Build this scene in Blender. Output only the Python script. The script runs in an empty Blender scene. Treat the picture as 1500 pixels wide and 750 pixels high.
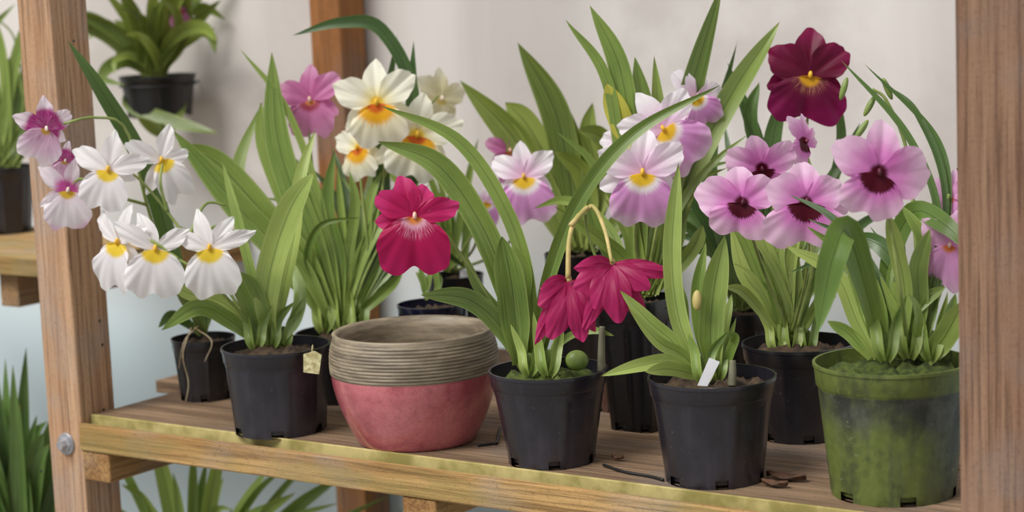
import bpy, math, random
from mathutils import Vector, Matrix, noise
random.seed(11)
sc = bpy.context.scene
COL = sc.collection
try:
    sc.view_settings.view_transform = 'Standard'
except Exception: pass

# ---------------- camera (calibrated from the shelf edge, posts and pot sizes) ----------------
F_PX = 3000.0
ZS = 0.9                      # shelf height above the floor
YAW, PIT, ROL = math.radians(35), math.radians(8), math.radians(2.4)
CAM = Vector((1.77, -1.633, ZS + 0.5))
FWD = Vector((-math.sin(YAW)*math.cos(PIT), math.cos(YAW)*math.cos(PIT), -math.sin(PIT)))
R0 = Vector((math.cos(YAW), math.sin(YAW), 0)); U0 = R0.cross(FWD)
RC = R0*math.cos(ROL) - U0*math.sin(ROL)
UC = R0*math.sin(ROL) + U0*math.cos(ROL)
cd = bpy.data.cameras.new('camera'); cam = bpy.data.objects.new('camera', cd); COL.objects.link(cam)
M = Matrix((RC, UC, -FWD)).transposed().to_4x4(); M.translation = CAM
cam.matrix_world = M
cd.sensor_width = 36; cd.lens = 72; cd.clip_start = 0.05; cd.clip_end = 100
cd.dof.use_dof = True; cd.dof.focus_distance = 2.05; cd.dof.aperture_fstop = 5.0
sc.camera = cam

def ray(px, py): return FWD + RC*((px-750)/F_PX) + UC*((375-py)/F_PX)
def at(px, py, d): return CAM + ray(px, py)*d
def on_z(px, py, z=ZS):
    r = ray(px, py); return CAM + r*((z-CAM.z)/r.z)
def on_y(px, py, y):
    r = ray(px, py); return CAM + r*((y-CAM.y)/r.y)
def depth(p): return (p-CAM).dot(FWD)

# ---------------- node helpers ----------------
def lin(c):
    return tuple(((v/255)/12.92 if v/255 <= .04045 else ((v/255+.055)/1.055)**2.4) for v in c)+(1,)
class N:
    def __init__(s, name):
        s.m = bpy.data.materials.new(name); s.m.use_nodes = True
        s.t = s.m.node_tree; s.t.nodes.clear()
        s.out = s.t.nodes.new('ShaderNodeOutputMaterial')
    def n(s, typ, **k):
        nd = s.t.nodes.new(typ)
        for a, b in k.items(): setattr(nd, a, b)
        return nd
    def l(s, a, b): s.t.links.new(a, b)
    def setv(s, sock, v):
        if isinstance(v, bpy.types.NodeSocket): s.l(v, sock)
        else: sock.default_value = v
    def math(s, op, a, b=0.0, clamp=False):
        nd = s.n('ShaderNodeMath', operation=op, use_clamp=clamp)
        s.setv(nd.inputs[0], a); s.setv(nd.inputs[1], b)
        return nd.outputs[0]
    def mix(s, f, a, b, bt='MIX'):
        nd = s.n('ShaderNodeMix', data_type='RGBA', blend_type=bt)
        s.setv(nd.inputs[0], f); s.setv(nd.inputs[6], a); s.setv(nd.inputs[7], b)
        return nd.outputs[2]
    def step(s, v, lo, hi):
        nd = s.n('ShaderNodeMapRange', interpolation_type='SMOOTHSTEP')
        s.setv(nd.inputs[0], v); s.setv(nd.inputs[1], lo); s.setv(nd.inputs[2], hi)
        nd.inputs[3].default_value = 0; nd.inputs[4].default_value = 1
        return nd.outputs[0]
    def coord(s, out='Object', scale=(1,1,1)):
        tc = s.n('ShaderNodeTexCoord'); mp = s.n('ShaderNodeMapping')
        s.l(tc.outputs[out], mp.inputs[0]); mp.inputs['Scale'].default_value = scale
        return mp.outputs[0]
    def noise(s, vec, scale, detail=4, rough=.55):
        nd = s.n('ShaderNodeTexNoise'); s.l(vec, nd.inputs['Vector'])
        nd.inputs['Scale'].default_value = scale; nd.inputs['Detail'].default_value = detail
        nd.inputs['Roughness'].default_value = rough
        return nd.outputs[0]
    def bsdf(s, col, rough=.5, bump=None, bstr=.3, bdist=.001, spec=.5, transl=0.0, tcol=None, coat=0.0):
        p = s.n('ShaderNodeBsdfPrincipled')
        s.setv(p.inputs['Base Color'], col); s.setv(p.inputs['Roughness'], rough)
        p.inputs['Specular IOR Level'].default_value = spec; p.inputs['Coat Weight'].default_value = coat; p.inputs['Coat Roughness'].default_value = .15
        if bump is not None:
            b = s.n('ShaderNodeBump'); b.inputs['Strength'].default_value = bstr
            b.inputs['Distance'].default_value = bdist
            s.l(bump, b.inputs['Height']); s.l(b.outputs[0], p.inputs['Normal'])
        sh = p.outputs[0]
        if transl > 0:
            tr = s.n('ShaderNodeBsdfTranslucent'); s.setv(tr.inputs[0], tcol if tcol is not None else col)
            mx = s.n('ShaderNodeMixShader'); mx.inputs[0].default_value = transl
            s.l(sh, mx.inputs[1]); s.l(tr.outputs[0], mx.inputs[2]); sh = mx.outputs[0]
        s.l(sh, s.out.inputs[0]); return s.m

def wood(name, axis, c1, c2, c3, stain=None):
    k = N(name); sc_ = [30, 30, 30]; sc_[axis] = 1.5
    v = k.coord('Object', tuple(sc_)); a = k.noise(v, 1.0, 9, .72)
    sc2 = [170, 170, 170]; sc2[axis] = 4
    g = k.noise(k.coord('Object', tuple(sc2)), 1.3, 6, .7)
    big = k.noise(k.coord('Object'), 7, 4)
    sk = [14, 14, 14]; sk[axis] = 4.5
    vo = k.n('ShaderNodeTexVoronoi', feature='F1'); k.l(k.coord('Object', tuple(sk)), vo.inputs[0]); vo.inputs['Scale'].default_value = 1.0
    knot = k.math('SUBTRACT', 1.0, k.step(vo.outputs[0], .05, .15))
    col = k.mix(k.step(a, .36, .64), lin(c1), lin(c2))
    col = k.mix(k.math('MULTIPLY', k.step(g, .46, .64), .75), col, lin(c3))
    grey = tuple(int((sum(c1)/3)*.85+v*.1) for v in c1)
    col = k.mix(k.math('MULTIPLY', k.step(big, .45, .65), .4), col, lin(grey))
    fl = k.noise(k.coord('Object'), 240, 4, .7)
    col = k.mix(k.math('MULTIPLY', k.step(fl, .55, .7), .5), col, lin(c3))
    col = k.mix(k.math('MULTIPLY', knot, .6), col, lin(tuple(v*.6 for v in c3)))
    if stain: col = k.mix(k.math('MULTIPLY', k.step(k.noise(k.coord('Object', (3, 14, 14)), 2.2, 5), .42, .6), .45), col, lin(stain))
    return k.bsdf(col, .8, k.math('ADD', a, k.math('ADD', k.math('MULTIPLY', g, .8), k.math('MULTIPLY', fl, .4))), .8, .002, spec=.2)

def plastic(name, c=(28, 27, 32), dust=(62, 59, 66), rough=.3):
    k = N(name); n = k.noise(k.coord('Object'), 16, 4, .6); st = k.noise(k.coord('Object', (60, 60, 6)), 1, 4)
    col = k.mix(k.math('MULTIPLY', k.step(n, .42, .8), .45), lin(c), lin(dust))
    col = k.mix(k.math('MULTIPLY', k.step(st, .55, .8), .25), col, lin(dust))
    sp_ = k.noise(k.coord('Object'), 300, 2)
    col = k.mix(k.math('MULTIPLY', k.step(sp_, .7, .74), .3), col, lin((130, 124, 118)))
    return k.bsdf(col, rough, n, .05, .001, spec=.6)

def mossy_plastic(name):
    k = N(name); tc = k.n('ShaderNodeTexCoord'); sp = k.n('ShaderNodeSeparateXYZ'); k.l(tc.outputs['Object'], sp.inputs[0])
    n = k.noise(k.coord('Object', (1, 1, .7)), 30, 10, .7); n2 = k.noise(k.coord('Object', (1, 1, .8)), 9, 6, .65); n3 = k.noise(k.coord('Object'), 130, 4)
    st = k.noise(k.coord('Object', (50, 50, 5)), 1, 4); sc_ = k.noise(k.coord('Object', (90, 90, 200)), 1, 3)
    grn = k.mix(n3, lin((76, 90, 36)), lin((118, 130, 62)))
    base = k.mix(k.step(n, .4, .7), lin((46, 49, 42)), lin((84, 88, 76)))
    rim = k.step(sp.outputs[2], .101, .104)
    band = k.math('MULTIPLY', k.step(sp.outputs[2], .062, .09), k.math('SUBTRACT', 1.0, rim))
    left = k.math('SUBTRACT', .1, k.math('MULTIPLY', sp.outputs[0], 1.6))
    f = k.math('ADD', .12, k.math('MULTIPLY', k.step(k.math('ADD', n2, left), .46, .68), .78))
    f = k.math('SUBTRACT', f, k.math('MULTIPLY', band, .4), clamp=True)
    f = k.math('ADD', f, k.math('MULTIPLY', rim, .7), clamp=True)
    f = k.math('MULTIPLY', f, k.math('ADD', .5, k.step(n, .36, .6), clamp=True))
    f = k.math('MULTIPLY', f, k.math('SUBTRACT', 1.0, k.math('MULTIPLY', k.step(st, .55, .68), .45)))
    col = k.mix(f, base, grn)
    col = k.mix(k.math('MULTIPLY', k.step(sc_, .66, .74), .3), col, lin((150, 150, 120)))
    return k.bsdf(col, .55, n, .2, .001, spec=.4)

def leafmat(name, c1, c2, c3):
    k = N(name); uv = k.n('ShaderNodeUVMap'); sp = k.n('ShaderNodeSeparateXYZ'); k.l(uv.outputs[0], sp.inputs[0])
    x = k.math('FRACT', sp.outputs[0]); var = k.math('MULTIPLY', k.math('FLOOR', sp.outputs[0]), .1)
    mp = k.n('ShaderNodeMapping'); k.l(uv.outputs[0], mp.inputs[0]); mp.inputs['Scale'].default_value = (26, 1.0, 1)
    vein = k.noise(mp.outputs[0], 1.6, 4, .7); big = k.noise(k.coord('Object'), 16, 4)
    col = k.mix(k.step(k.math('ADD', k.math('MULTIPLY', big, .5), k.math('MULTIPLY', var, .5)), .18, .75), lin(c1), lin(c2))
    col = k.mix(k.math('MULTIPLY', k.step(vein, .45, .65), .5), col, lin(c3))
    mid = k.math('ABSOLUTE', k.math('SUBTRACT', x, .5))
    mr = k.math('SUBTRACT', 1.0, k.step(mid, 0.0, .05))
    col = k.mix(k.math('MULTIPLY', mr, .5), col, lin(tuple(v*.55 for v in c1)))
    col = k.mix(k.math('MULTIPLY', k.step(mid, .4, .5), .4), col, lin(c3))
    lowb = k.math('SUBTRACT', 1.0, k.step(sp.outputs[1], 0.0, .3))
    col = k.mix(k.math('MULTIPLY', lowb, .5), col, lin((172, 184, 104)))
    tip = k.step(sp.outputs[1], .965, 1.0)
    col = k.mix(k.math('MULTIPLY', k.math('MULTIPLY', tip, k.step(var, .5, .6)), .8), col, lin((150, 120, 60)))
    return k.bsdf(col, .3, k.math('SUBTRACT', vein, k.math('MULTIPLY', mr, 1.5)), .3, .0008, spec=.65, transl=.25)

def petalmat(name, main, edge, blotch=None, rb=.3, soft=.06, center=None, rc=.15, vein=None, vs=.5, erange=(.5, 1.0), vr=(0, 1.0), jag=.2):
    k = N(name); uv = k.n('ShaderNodeUVMap'); sp = k.n('ShaderNodeSeparateXYZ'); k.l(uv.outputs[0], sp.inputs[0])
    x = k.math('MULTIPLY', k.math('SUBTRACT', sp.outputs[0], .5), 2.0); y = sp.outputs[1]
    r = k.math('SQRT', k.math('ADD', k.math('MULTIPLY', x, x), k.math('MULTIPLY', y, y)))
    a = k.math('ARCTAN2', x, k.math('ADD', y, .12))
    cv = k.n('ShaderNodeCombineXYZ'); k.l(k.math('MULTIPLY', a, 12.0), cv.inputs[0]); k.l(k.math('MULTIPLY', r, 1.6), cv.inputs[1])
    vn = k.noise(cv.outputs[0], 1.6, 3, .6)
    soft_n = k.noise(k.coord('Object'), 70, 3)
    col = k.mix(k.step(k.math('ADD', r, k.math('MULTIPLY', k.math('SUBTRACT', soft_n, .5), .35)), erange[0], erange[1]), lin(main), lin(edge))
    if vein:
        fall = k.math('SUBTRACT', 1.0, k.step(r, vr[0], vr[1]))
        col = k.mix(k.math('MULTIPLY', k.math('MULTIPLY', k.step(vn, .46, .66), vs), fall), col, lin(vein))
    rp = k.math('ADD', r, k.math('MULTIPLY', k.math('SUBTRACT', vn, .5), jag if blotch else 0.0))
    if blotch: col = k.mix(k.math('SUBTRACT', 1.0, k.step(rp, rb-soft, rb+soft)), col, lin(blotch))
    if center: col = k.mix(k.math('SUBTRACT', 1.0, k.step(k.math('ADD', r, k.math('MULTIPLY', k.math('SUBTRACT', vn, .5), .12)), rc-.05, rc+.05)), col, lin(center))
    return k.bsdf(col, .45, k.math('ADD', soft_n, k.math('MULTIPLY', vn, .25)), .08, .0006, spec=.35, transl=.38)

def simple(name, c, rough=.6, c2=None, sc_=30, metal=0, bstr=.2):
    k = N(name); n = k.noise(k.coord('Object'), sc_, 5, .6)
    m = k.bsdf(k.mix(k.step(n, .35, .65), lin(c), lin(c2 or tuple(v*.8 for v in c))), rough, n, bstr, .002)
    if metal:
        for nd in m.node_tree.nodes:
            if nd.type == 'BSDF_PRINCIPLED': nd.inputs['Metallic'].default_value = metal
    return m

# ---------------- materials ----------------
M_POSTL = wood('weathered_pine_upright', 2, (206, 168, 134), (178, 138, 106), (120, 88, 64))
M_POSTR = wood('brown_upright_wood', 2, (160, 128, 104), (134, 102, 82), (92, 66, 52))
M_POSTB = wood('orange_upright_wood', 2, (178, 124, 76), (150, 100, 60), (104, 68, 42))
M_BEAM = wood('front_rail_wood', 0, (204, 166, 110), (168, 130, 80), (112, 86, 56), (146, 134, 80))
M_BOARD = wood('shelf_board_wood', 0, (156, 130, 104), (124, 100, 78), (78, 62, 50))
M_CROSS = wood('cross_beam_wood', 1, (186, 146, 96), (152, 112, 70), (104, 78, 50))
M_EDGE = simple('mossy_yellow_edge', (200, 184, 122), .8, (146, 134, 72), 22)
M_EDGE2 = simple('dark_algae_strip', (66, 66, 34), .8, (42, 40, 24), 18)
M_PL = plastic('black_pot_plastic'); M_PL2 = plastic('purple_grey_pot_plastic', (35, 33, 41), (74, 70, 82), .28)
M_PLD = plastic('deep_black_pot_plastic', (16, 16, 19), (32, 32, 36), .34)
M_MOSSY = mossy_plastic('algae_covered_plastic')
M_SOIL = simple('bark_potting_mix', (84, 66, 48), .95, (44, 34, 26), 90, bstr=.8)
M_MOSS = simple('green_moss', (84, 98, 38), .95, (48, 60, 20), 120, bstr=.8)
M_BLUE = plastic('dark_blue_black_glaze', (22, 24, 44), (34, 40, 74), .2); M_TERRA = simple('brown_clay', (100, 68, 54), .8)
M_WHITE = simple('white_label_plastic', (240, 240, 244), .4, (228, 228, 232))
M_METAL = simple('zinc_bolt', (200, 200, 205), .35, (160, 160, 165), metal=.7); M_WIRE = simple('black_wire', (30, 30, 30), .5)
M_TAG = simple('printed_tag', (222, 218, 170), .5, (170, 158, 110), 180)
M_DRY = simple('dry_leaf', (108, 76, 56), .8, (74, 50, 38), 60); M_PINKST = simple('pink_stake', (216, 96, 130), .5)
M_BULB = simple('pseudobulb_green', (126, 146, 72), .45, (98, 122, 50), 40); M_GREYST = simple('grey_stake', (130, 128, 104), .7)
M_STEM = simple('stem_green', (150, 164, 92), .5, (124, 142, 70), 50); M_STEMY = simple('stem_tan_green', (206, 184, 122), .5, (170, 160, 90), 50)
M_ROOT = simple('aerial_root_tan', (186, 170, 140), .8, (150, 130, 100), 60)
M_COL = simple('flower_column_white', (248, 236, 225), .5, (236, 214, 200)); M_COLY = simple('flower_column_yellow', (240, 205, 70), .5, (232, 180, 50))
M_COLD = simple('flower_column_dark', (110, 20, 50), .5, (70, 10, 30)); M_COLO = simple('flower_column_orange', (238, 150, 60), .5, (240, 200, 190))
L_MID = leafmat('leaf_mid_green', (88, 118, 40), (142, 166, 76), (170, 188, 106))
L_BRI = leafmat('leaf_bright_green', (108, 140, 52), (166, 186, 96), (192, 206, 126))
L_DRK = leafmat('leaf_dark_green', (46, 76, 32), (86, 118, 54), (110, 140, 76))
L_OLI = leafmat('leaf_olive', (88, 110, 38), (140, 158, 68), (164, 176, 92))

petals = petalmat
S = {
 'white': (petals('white_petal', main=(243, 238, 240), edge=(251, 250, 251), vein=(230, 222, 230), vs=.3, center=(240, 226, 214), rc=.1), petals('white_lip', main=(248, 244, 248), edge=(252, 250, 252), vein=(232, 226, 234), vs=.3, center=(242, 210, 60), rc=.27), M_COLY),
 'cream': (petals('cream_petal', main=(247, 236, 170), edge=(252, 250, 232), erange=(.02, .5), vein=(238, 226, 160), vs=.3, center=(246, 214, 80), rc=.16), petals('cream_lip', main=(251, 247, 220), edge=(252, 250, 238), vein=(240, 220, 140), vs=.4, blotch=(246, 184, 36), rb=.44, soft=.07, jag=.5, center=(222, 110, 34), rc=.2), M_COLY),
 'pale': (petals('pale_cream_petal', main=(234, 228, 190), edge=(240, 236, 214)), petals('pale_cream_lip', main=(236, 230, 196), edge=(240, 236, 214), center=(228, 210, 130), rc=.2), M_COL),
 'pink': (petals('pink_petal', main=(224, 136, 206), edge=(249, 212, 240), vein=(210, 112, 192), vs=.3, center=(90, 8, 36), rc=.17, erange=(.25, 1.0)), petals('pink_lip_dark_mask', main=(220, 124, 202), edge=(250, 210, 239), blotch=(84, 6, 30), rb=.4, soft=.03, vein=(206, 100, 186), vs=.3, erange=(.35, .95), jag=.34), M_COLD),
 'lilac': (petals('lilac_petal', main=(236, 176, 220), edge=(246, 208, 236), vein=(220, 146, 204), vs=.3), petals('lilac_lip', main=(232, 166, 218), edge=(246, 204, 236), vein=(216, 136, 196), vs=.3, center=(226, 130, 60), rc=.14), M_COLO),
 'blush': (petals('blush_petal', main=(240, 206, 232), edge=(251, 244, 251), vein=(226, 166, 214), vs=.35, erange=(.15, .8)), petals('blush_lip', main=(230, 162, 222), edge=(250, 230, 247), vein=(212, 136, 206), vs=.4, blotch=(251, 244, 248), rb=.34, center=(246, 206, 50), rc=.23, erange=(.6, 1.05)), M_COLY),
 'red': (petals('raspberry_petal', main=(192, 26, 96), edge=(218, 60, 130), vein=(166, 14, 76), vs=.35), petals('raspberry_lip', main=(184, 18, 86), edge=(192, 30, 100), vein=(240, 170, 200), vs=.8, vr=(.3, .42), blotch=(244, 190, 212), rb=.2, soft=.05, jag=.4, center=(240, 150, 70), rc=.13), M_COLO),
 'burg': (petals('burgundy_petal', main=(104, 6, 48), edge=(128, 16, 70), vein=(78, 4, 34), vs=.4), petals('burgundy_lip', main=(108, 6, 56), edge=(140, 26, 88), vein=(216, 160, 110), vs=.8, vr=(.25, .45), center=(236, 176, 40), rc=.2), M_COLY),
 'rose': (petals('rose_petal', main=(210, 122, 176), edge=(228, 162, 202), vein=(190, 90, 152), vs=.3), petals('rose_lip', main=(212, 130, 180), edge=(226, 160, 202), blotch=(176, 66, 90), rb=.28, center=(230, 150, 70), rc=.12), M_COLO),
 'magenta': (petals('magenta_petal', main=(176, 44, 130), edge=(250, 236, 247), erange=(.5, .72), vein=(244, 210, 234), vs=.6), petals('magenta_lip', main=(240, 206, 230), edge=(251, 244, 250), vein=(168, 30, 120), vs=.85, vr=(.2, .7), center=(220, 180, 60), rc=.14), M_COL),
 'orchidwhite': (petals('pink_flushed_petal', main=(206, 90, 166), edge=(250, 240, 248), erange=(.2, .5)), petals('pink_flushed_lip', main=(250, 244, 250), edge=(236, 170, 216), erange=(.7, 1.1), vein=(214, 130, 190), vs=.4, center=(232, 196, 60), rc=.2), M_COL),
 'hang': (petals('magenta_back', main=(176, 28, 92), edge=(200, 50, 116), vein=(218, 110, 154), vs=.4), None, M_COLO),
}

# ---------------- object helpers ----------------
ORG = {}
def empty(name, loc, label, cat, group=None):
    o = bpy.data.objects.new(name, None); o.empty_display_size = .03; o.location = loc; COL.objects.link(o)
    o['label'] = label; o['category'] = cat
    if group: o['group'] = group
    ORG[o] = Vector(loc); return o
def mesh(name, V, Fc, mat, parent=None, origin=None, uv=None, smooth=True, label=None):
    org = Vector(origin) if origin is not None else (ORG[parent] if parent else Vector((0, 0, 0)))
    me = bpy.data.meshes.new(name); me.from_pydata([tuple(Vector(v)-org) for v in V], [], Fc)
    me.materials.append(mat)
    if uv:
        ul = me.uv_layers.new(name='UVMap')
        for lp in me.loops: ul.data[lp.index].uv = uv[lp.vertex_index]
    for p in me.polygons: p.use_smooth = smooth
    me.update()
    o = bpy.data.objects.new(name, me); COL.objects.link(o)
    if parent: o.parent = parent; o.location = org-ORG[parent]
    else: o.location = org
    ORG[o] = org
    if label: o['label'] = label
    return o
def catmull(P, n):
    out = []; m = len(P)
    for k in range(n):
        s = k/(n-1)*(m-1); i = min(int(s), m-2); t = s-i
        p0 = P[i-1] if i > 0 else P[0]*2-P[1]; p3 = P[i+2] if i+2 < m else P[-1]*2-P[-2]
        p1, p2 = P[i], P[i+1]
        out.append(.5*((2*p1)+(p2-p0)*t+(2*p0-5*p1+4*p2-p3)*t*t+(3*p1-p0-3*p2+p3)*t**3))
    return out
class Acc:
    def __init__(s): s.V = []; s.F = []; s.U = []
    def add(s, V, Fc, U=None):
        b = len(s.V); s.V += V; s.F += [tuple(i+b for i in f) for f in Fc]; s.U += (U or [(0, 0)]*len(V))
def tube(acc, P, r0, r1=None, n=8, k=24):
    r1 = r1 if r1 is not None else r0; P = catmull([Vector(p) for p in P], k); V = []; Fc = []
    for i, p in enumerate(P):
        T = (P[min(i+1, k-1)]-P[max(i-1, 0)]).normalized(); a = T.cross(Vector((.3, .9, .2))).normalized(); b = T.cross(a)
        r = r0+(r1-r0)*i/(k-1)
        for j in range(n):
            w = 2*math.pi*j/n; V.append(p+a*(r*math.cos(w))+b*(r*math.sin(w)))
    for i in range(k-1):
        for j in range(n): Fc.append((i*n+j, i*n+(j+1) % n, (i+1)*n+(j+1) % n, (i+1)*n+j))
    Fc.append(tuple(range(n))[::-1]); Fc.append(tuple((k-1)*n+j for j in range(n)))
    acc.add(V, Fc)
def ellipsoid(acc, c, ax, n=12, m=8):
    V = []; Fc = []
    for i in range(m+1):
        t = math.pi*i/m
        for j in range(n):
            w = 2*math.pi*j/n
            V.append(c+ax[0]*(math.sin(t)*math.cos(w))+ax[1]*(math.sin(t)*math.sin(w))+ax[2]*math.cos(t))
    for i in range(m):
        for j in range(n): Fc.append((i*n+j, i*n+(j+1) % n, (i+1)*n+(j+1) % n, (i+1)*n+j))
    acc.add(V, Fc)
def leaf(acc, P, w, twist=0.0, fold=.22, k=34, wav=.0):
    P = catmull([Vector(p) for p in P], k); V = []; Fc = []; U = []; ph = random.uniform(0, 6); var = random.randint(0, 9)
    ta = random.uniform(.54, .66); te = random.uniform(2.0, 2.8)
    for i, p in enumerate(P):
        t = i/(k-1); T = (P[min(i+1, k-1)]-P[max(i-1, 0)]).normalized()
        W = T.cross(FWD).normalized(); Nn = W.cross(T).normalized()
        if Nn.dot(FWD) > 0: Nn = -Nn
        tw = twist*(.3+.7*t); W2 = W*math.cos(tw)+Nn*math.sin(tw); N2 = Nn*math.cos(tw)-W*math.sin(tw)
        b = min(1, t/.36); b = b*b*(3-2*b)
        f = (.5+.5*b)*max(0, 1-max(0, (t-ta)/(1-ta))**te)
        fo = fold*(1.8-1.2*b)
        for j in range(9):
            u = (j-4)/4; hw = w/2*f
            V.append(p+W2*(u*hw)+N2*(abs(u)**1.2*fo*hw*1.3)+N2*(wav*w*math.sin(t*11+ph+u*1.5)*abs(u)))
            U.append((var+min(.998, max(.002, .5+u/2)), t))
    for i in range(k-1):
        for j in range(8): Fc.append((i*9+j, i*9+j+1, (i+1)*9+j+1, (i+1)*9+j))
    acc.add(V, Fc, U)
def lathe(prof, c, n=64, ribs=0, rib=0.0, sq=0.0, skip=None, wob=0.0):
    V = []; Fc = []; c = Vector(c)
    for i, (r, z) in enumerate(prof):
        for j in range(n):
            w = 2*math.pi*j/n; rr = r
            if ribs and i in (2, 3, 4): rr += rib*max(0, math.cos(w*ribs))**12
            if sq: rr *= 1/((abs(math.cos(w))**sq+abs(math.sin(w))**sq)**(1/sq))*.93
            if wob: rr += wob*noise.noise(Vector((math.cos(w)*1.5, math.sin(w)*1.5, z*70)))
            V.append(c+Vector((rr*math.cos(w), rr*math.sin(w), z)))
    for i in range(len(prof)-1):
        for j in range(n):
            if skip and skip(i, j): continue
            Fc.append((i*n+j, i*n+(j+1) % n, (i+1)*n+(j+1) % n, (i+1)*n+j))
    return V, Fc
def plastic_pot(parent, c, rr, rb, h, mat, sq=0.0, label=None):
    rimh = h*.17
    prof = [(rb*.93, 0), (rb, .0), (rb+.0, .001), (rb+.0004, .009), (rr*.93, h-rimh), (rr*.95, h-rimh-.0005), (rr*.965, h-rimh+.001),
            (rr*.985, h-.003), (rr*1.0, h-.003), (rr*1.0, h), (rr*.965, h), (rr*.95, h-rimh), (rr*.9, h-rimh-.01), (rb*.95, .004), (0.0005, .004)]
    V, Fc = lathe(prof, c, 72, 9, .0013, sq, skip=lambda i, j: i in (1, 2) and (j % 12) in (0, 1, 2))
    o = mesh('pot', V, Fc, mat, parent, label=label); sm = o.modifiers.new('edges', 'EDGE_SPLIT'); sm.split_angle = math.radians(38)
    return o
def soil(parent, c, r, z, mat, name='potting_mix'):
    V = [Vector(c)+Vector((0, 0, z+.008))]; Fc = []; R = 12; n = 48
    for i in range(1, R+1):
        q = i/R
        for j in range(n):
            w = 2*math.pi*j/n; x = q*r*math.cos(w); y = q*r*math.sin(w)
            V.append(Vector(c)+Vector((x, y, z+.008*(1-q*q)+.009*noise.noise(Vector((x*120, y*120, c[0]*9))))))
    for j in range(n): Fc.append((0, 1+j, 1+(j+1) % n))
    for i in range(R-1):
        for j in range(n): Fc.append((1+i*n+j, 1+(i+1)*n+j, 1+(i+1)*n+(j+1) % n, 1+i*n+(j+1) % n))
    return mesh(name, V, Fc, mat, parent)
def box(name, a, b, mat, parent=None, bev=.002, label=None):
    V = [Vector((x, y, z)) for x in (a[0], b[0]) for y in (a[1], b[1]) for z in (a[2], b[2])]
    Fc = [(0, 1, 3, 2), (4, 6, 7, 5), (0, 4, 5, 1), (2, 3, 7, 6), (0, 2, 6, 4), (1, 5, 7, 3)]
    o = mesh(name, V, Fc, mat, parent, origin=None if parent else V[0], smooth=False, label=label)
    if bev: m = o.modifiers.new('bevel', 'BEVEL'); m.width = bev; m.segments = 2
    return o

# ---- flowers ----
def patch(ang, L, W, point=.3, wide=.55, notch=0.0, z0=0.0, a=.1, b=.25, cup=.1, ruf=.015, ph=0.0, nt=9, nf=36, fr=5, crease=.0, bend=0.0):
    """fan surface from the flower centre; local coords x right, y up, z outward"""
    V = []; U = []; Fc = []
    ca, sa = math.cos(math.radians(ang)), math.sin(math.radians(ang)); e = -math.log(2)/math.log(wide)
    O = []
    for j in range(nf+1):
        f = -math.pi+2*math.pi*j/nf
        q = (1+math.cos(f))/2
        y = q**(1/e); x = math.sin(f)*(1-point*q**2.5)
        rr = 1-notch*math.exp(-(f/.36)**2)
        rr *= 1+ruf*1.1*(math.sin(fr*f+ph)+.6*math.sin(fr*2.3*f+ph*2))*q
        O.append((x*.5*W*rr, y*L*rr, f))
    for i in range(nt+1):
        t = i/nt
        for (ox, oy, f) in O:
            bx = math.sin(f)*.06*W; x = ox*t+bx*(1-t)*.6; y = oy*t
            yy = y/L; xx = 2*x/W
            z = z0+L*(a*yy-b*yy*yy)+cup*W*.5*xx*xx*yy-crease*W*math.exp(-(xx/.22)**2)*yy*(1-yy)*2+ruf*L*t**3*(math.sin(fr*1.3*f+ph)+.5*math.sin(fr*2.9*f+ph))*1.2
            x2 = x+bend*L*yy*yy
            V.append((x2*ca+y*sa, -x2*sa+y*ca, z)); U.append((.5+x/(2*L), yy))
    n = nf+1
    for i in range(nt):
        for j in range(nf): Fc.append((i*n+j, i*n+j+1, (i+1)*n+j+1, (i+1)*n+j))
    return V, Fc, U
PRE = {
 'star': dict(sep=[(0, .98, .46), (-128, .82, .42), (128, .82, .42)], pet=[(-62, 1.02, .52), (62, 1.02, .52)], lip=(180, 1.15, 1.05), point=.6),
 'cream': dict(sep=[(0, 1, .62), (-125, .95, .6), (125, .95, .6)], pet=[(-62, 1.05, .74), (62, 1.05, .74)], lip=(180, 1.05, 1.25), point=.5),
 'pansy': dict(sep=[(0, 1, .72), (-118, .85, .6), (118, .85, .6)], pet=[(-58, 1.02, .84), (58, 1.02, .84)], lip=(180, 1.12, 1.7), point=.4),
 'mask': dict(sep=[(0, 1.0, .74)], pet=[(-62, 1.1, .94), (62, 1.1, .94)], lip=(180, 1.12, 1.75), point=.35),
 'blush': dict(sep=[(0, 1, .58), (-120, .8, .55), (120, .8, .55)], pet=[(-58, 1.02, .7), (58, 1.02, .7)], lip=(180, 1.35, 1.35), point=.45),
}
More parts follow.
